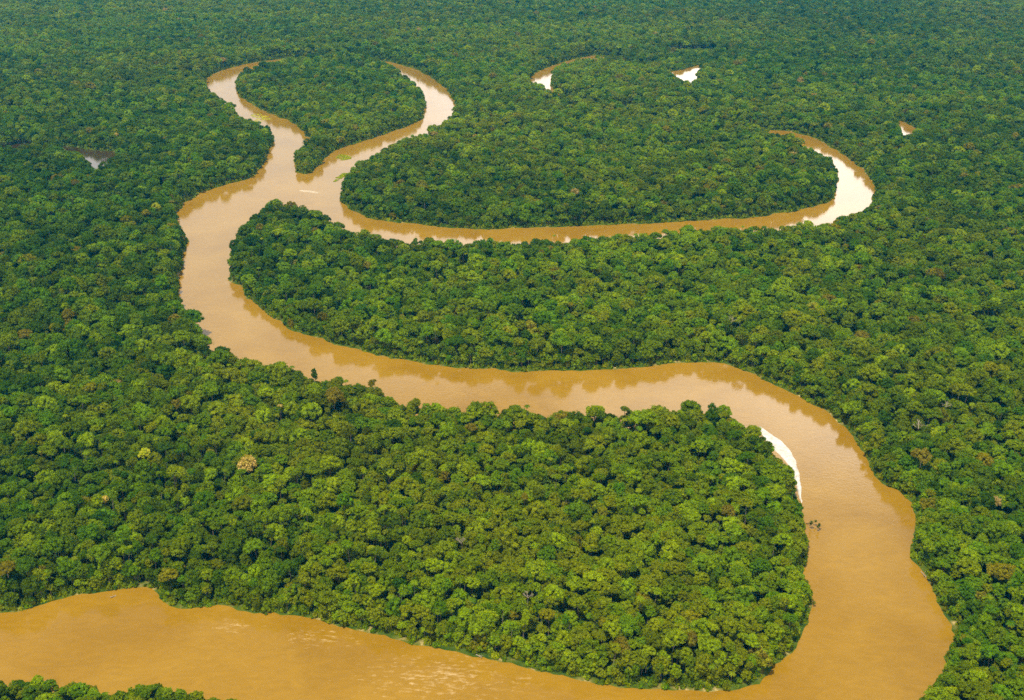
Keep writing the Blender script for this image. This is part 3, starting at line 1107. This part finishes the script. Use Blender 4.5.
def leaning_tree(px0, py0, px1, py1, h1, label, seed, leaves=True, mat=None):
    a, b = at(px0, py0, 0.8), at(px1, py1, h1)
    root = empty("leaning_tree" if leaves else "driftwood", (a[0], a[1], 0.3))
    rg = np.random.default_rng(seed)
    d = Vector((b[0] - a[0], b[1] - a[1], h1))
    g = Geo()
    mid = d * 0.5 + Vector((0, 0, 0.12 * d.length if leaves else 0.03 * d.length))
    g.tube([(0, 0, 0), mid, d], [0.35, 0.25, 0.1], 6)
    tips = [d]
    for k in range(6):
        p = mid.lerp(d, rg.uniform(-0.2, 0.8))
        q = p + Vector((rg.normal(0, 1), rg.normal(0, 1), rg.uniform(0.0, 0.9) if leaves else rg.uniform(0.1, 0.6))).normalized() * d.length * rg.uniform(0.16, 0.34)
        g.tube([p, (p + q) / 2 + Vector((0, 0, 0.15)), q], [0.14, 0.09, 0.04], 5)
        tips.append(q)
    g.build("trunk" if leaves else "limbs", mat or M_SNAG, root)
    if leaves:
        c = Geo()
        for t in tips:
            if rg.uniform() < 0.25:
                continue
            cl = rg.uniform(0, 1)
            rad = rg.uniform(0.8, 1.5)
            for _ in range(70):
                dd = Vector(rg.normal(0, 1, 3)).normalized()
                c.card(t + dd * rad * rg.uniform(0.4, 1.0), dd + Vector((0, 0, 0.6)), 0.6, rg, cl)
        o = c.build("crown", M_LEAF, root)
        o["tint"], o["val"] = 0.16, 0.75
    tag(root, label, "leaning tree" if leaves else "driftwood")
    return root


leaning_tree(806, 523, 818, 527, 4.0, "dark half-fallen tree leaning out over the river from the peninsula's right end", 3)
leaning_tree(807, 600, 814, 603, 3.0, "small leafy snag sticking out of the water below the half-fallen leaning tree", 4)
leaning_tree(40, 684, 49, 680, 2.0, "bare white branches poking from the water by the near bank strip", 5, False, M_PALE)
leaning_tree(921, 571, 926, 578, 1.2, "pale fallen log in the shallows of the outer bend on the right bank", 6, False, M_PALE)
leaning_tree(116, 595, 110, 598, 0.7, "pale driftwood log floating off the bank at the lower left inlet", 7, False, M_PALE)
leaning_tree(474, 653, 482, 658, 0.8, "pale log lying at the waterline of the peninsula's lower bank", 9, False, M_PALE)

# ------------------------------------------------------------------ haze
m, nt, out = new_mat("haze")
pv = N(nt, "ShaderNodeVolumePrincipled")
pv.inputs["Density"].default_value = 2.5e-5
pv.inputs["Color"].default_value = (0.0, 0.52, 1.0, 1)
pv.inputs["Anisotropy"].default_value = 0.0
nt.links.new(pv.outputs[0], out.inputs["Volume"])
HB = GW + 50
hv = [(-HB, -6050, -1), (HB, -6050, -1), (HB, 2 * GW - 5950, -1), (-HB, 2 * GW - 5950, -1)]
hv += [(x, y, CAM_H + 20) for (x, y, z) in hv]
hz = mesh_obj("haze", hv, [(3, 2, 1, 0), (4, 5, 6, 7), (0, 1, 5, 4), (1, 2, 6, 5), (2, 3, 7, 6), (3, 0, 4, 7)], m)
tag(hz, kind="stuff")

# ------------------------------------------------------------------ daylight
SUN_EL, SUN_AZ = math.radians(70), math.radians(-140)      # azimuth from +Y (away from the camera) towards +X
w = bpy.data.worlds.new("World")
scene.world = w
w.use_nodes = True
nt = w.node_tree
nt.nodes.clear()
out = nt.nodes.new("ShaderNodeOutputWorld")
bg = nt.nodes.new("ShaderNodeBackground")
sky = nt.nodes.new("ShaderNodeTexSky")
sky.sky_type = "NISHITA"
sky.sun_disc = False
sky.sun_elevation = SUN_EL
sky.sun_rotation = SUN_AZ
sky.air_density = 1.0
sky.dust_density = 2.0
L = nt.links.new
tc = nt.nodes.new("ShaderNodeTexCoord")
sep = nt.nodes.new("ShaderNodeSeparateXYZ")
L(tc.outputs["Generated"], sep.inputs[0])
# broken cloud: noise over the direction, a bright bank low over the horizon
mp = nt.nodes.new("ShaderNodeMapping")
mp.inputs["Scale"].default_value = (1, 1, 2.6)
L(tc.outputs["Generated"], mp.inputs["Vector"])
cn = nt.nodes.new("ShaderNodeTexNoise")
cn.inputs["Scale"].default_value = 3.0
cn.inputs["Detail"].default_value = 8
cn.inputs["Roughness"].default_value = 0.55
L(mp.outputs[0], cn.inputs["Vector"])
low = nt.nodes.new("ShaderNodeMapRange")
low.interpolation_type = "SMOOTHSTEP"
low.inputs["From Min"].default_value = 0.20
low.inputs["From Max"].default_value = 0.66
low.inputs["To Min"].default_value = 0.34
low.inputs["To Max"].default_value = -0.02
L(sep.outputs["Z"], low.inputs["Value"])
sm = nt.nodes.new("ShaderNodeMath")
sm.operation = "ADD"
L(cn.outputs["Fac"], sm.inputs[0])
L(low.outputs[0], sm.inputs[1])
cr = nt.nodes.new("ShaderNodeMapRange")
cr.interpolation_type = "SMOOTHSTEP"
cr.inputs["From Min"].default_value = 0.48
cr.inputs["From Max"].default_value = 0.72
L(sm.outputs[0], cr.inputs["Value"])
mix = nt.nodes.new("ShaderNodeMix")
mix.data_type = "RGBA"
L(cr.outputs[0], mix.inputs["Factor"])
L(sky.outputs[0], mix.inputs["A"])
east = nt.nodes.new("ShaderNodeMapRange")      # the cloud bank is brighter towards the right of the view
east.interpolation_type = "SMOOTHSTEP"
east.inputs["From Min"].default_value = -0.20
east.inputs["From Max"].default_value = 0.14
east.inputs["To Min"].default_value = 13.0
east.inputs["To Max"].default_value = 36.0
L(sep.outputs["X"], east.inputs["Value"])
cc = nt.nodes.new("ShaderNodeVectorMath")
cc.operation = "SCALE"
cc.inputs[0].default_value = (1.0, 0.93, 0.86)
high = nt.nodes.new("ShaderNodeMapRange")      # thin overhead, dense towards the horizon
high.interpolation_type = "SMOOTHSTEP"
high.inputs["From Min"].default_value = 0.60
high.inputs["From Max"].default_value = 0.80
high.inputs["To Min"].default_value = 1.0
high.inputs["To Max"].default_value = 0.25
L(sep.outputs["Z"], high.inputs["Value"])
em = nt.nodes.new("ShaderNodeMath")
em.operation = "MULTIPLY"
L(east.outputs[0], em.inputs[0])
L(high.outputs[0], em.inputs[1])
L(em.outputs[0], cc.inputs["Scale"])
L(cc.outputs[0], mix.inputs["B"])
L(mix.outputs["Result"], bg.inputs["Color"])
bg.inputs["Strength"].default_value = 0.07
L(bg.outputs[0], out.inputs[0])

sl = bpy.data.lights.new("sun", "SUN")
sl.energy = 4.8
sl.angle = math.radians(0.6)
sl.color = (1.0, 0.92, 0.78)
so = bpy.data.objects.new("sun", sl)
col.objects.link(so)
to_sun = Vector((math.sin(SUN_AZ) * math.cos(SUN_EL), math.cos(SUN_AZ) * math.cos(SUN_EL), math.sin(SUN_EL)))
so.rotation_euler = to_sun.to_track_quat("Z", "Y").to_euler()
so.location = (0, 0, 1000)

# ------------------------------------------------------------------ render settings
vs_ = scene.view_settings
vs_.view_transform = "Standard"
vs_.look = "None"
vs_.exposure = 0.45
vs_.gamma = 1.0
cy = scene.cycles
cy.max_bounces = 4
cy.diffuse_bounces = 2
cy.glossy_bounces = 2
cy.transmission_bounces = 2
cy.volume_bounces = 0
cy.use_denoising = False
cy.denoiser = 'OPENIMAGEDENOISE'
cy.denoising_input_passes = 'RGB_ALBEDO_NORMAL'
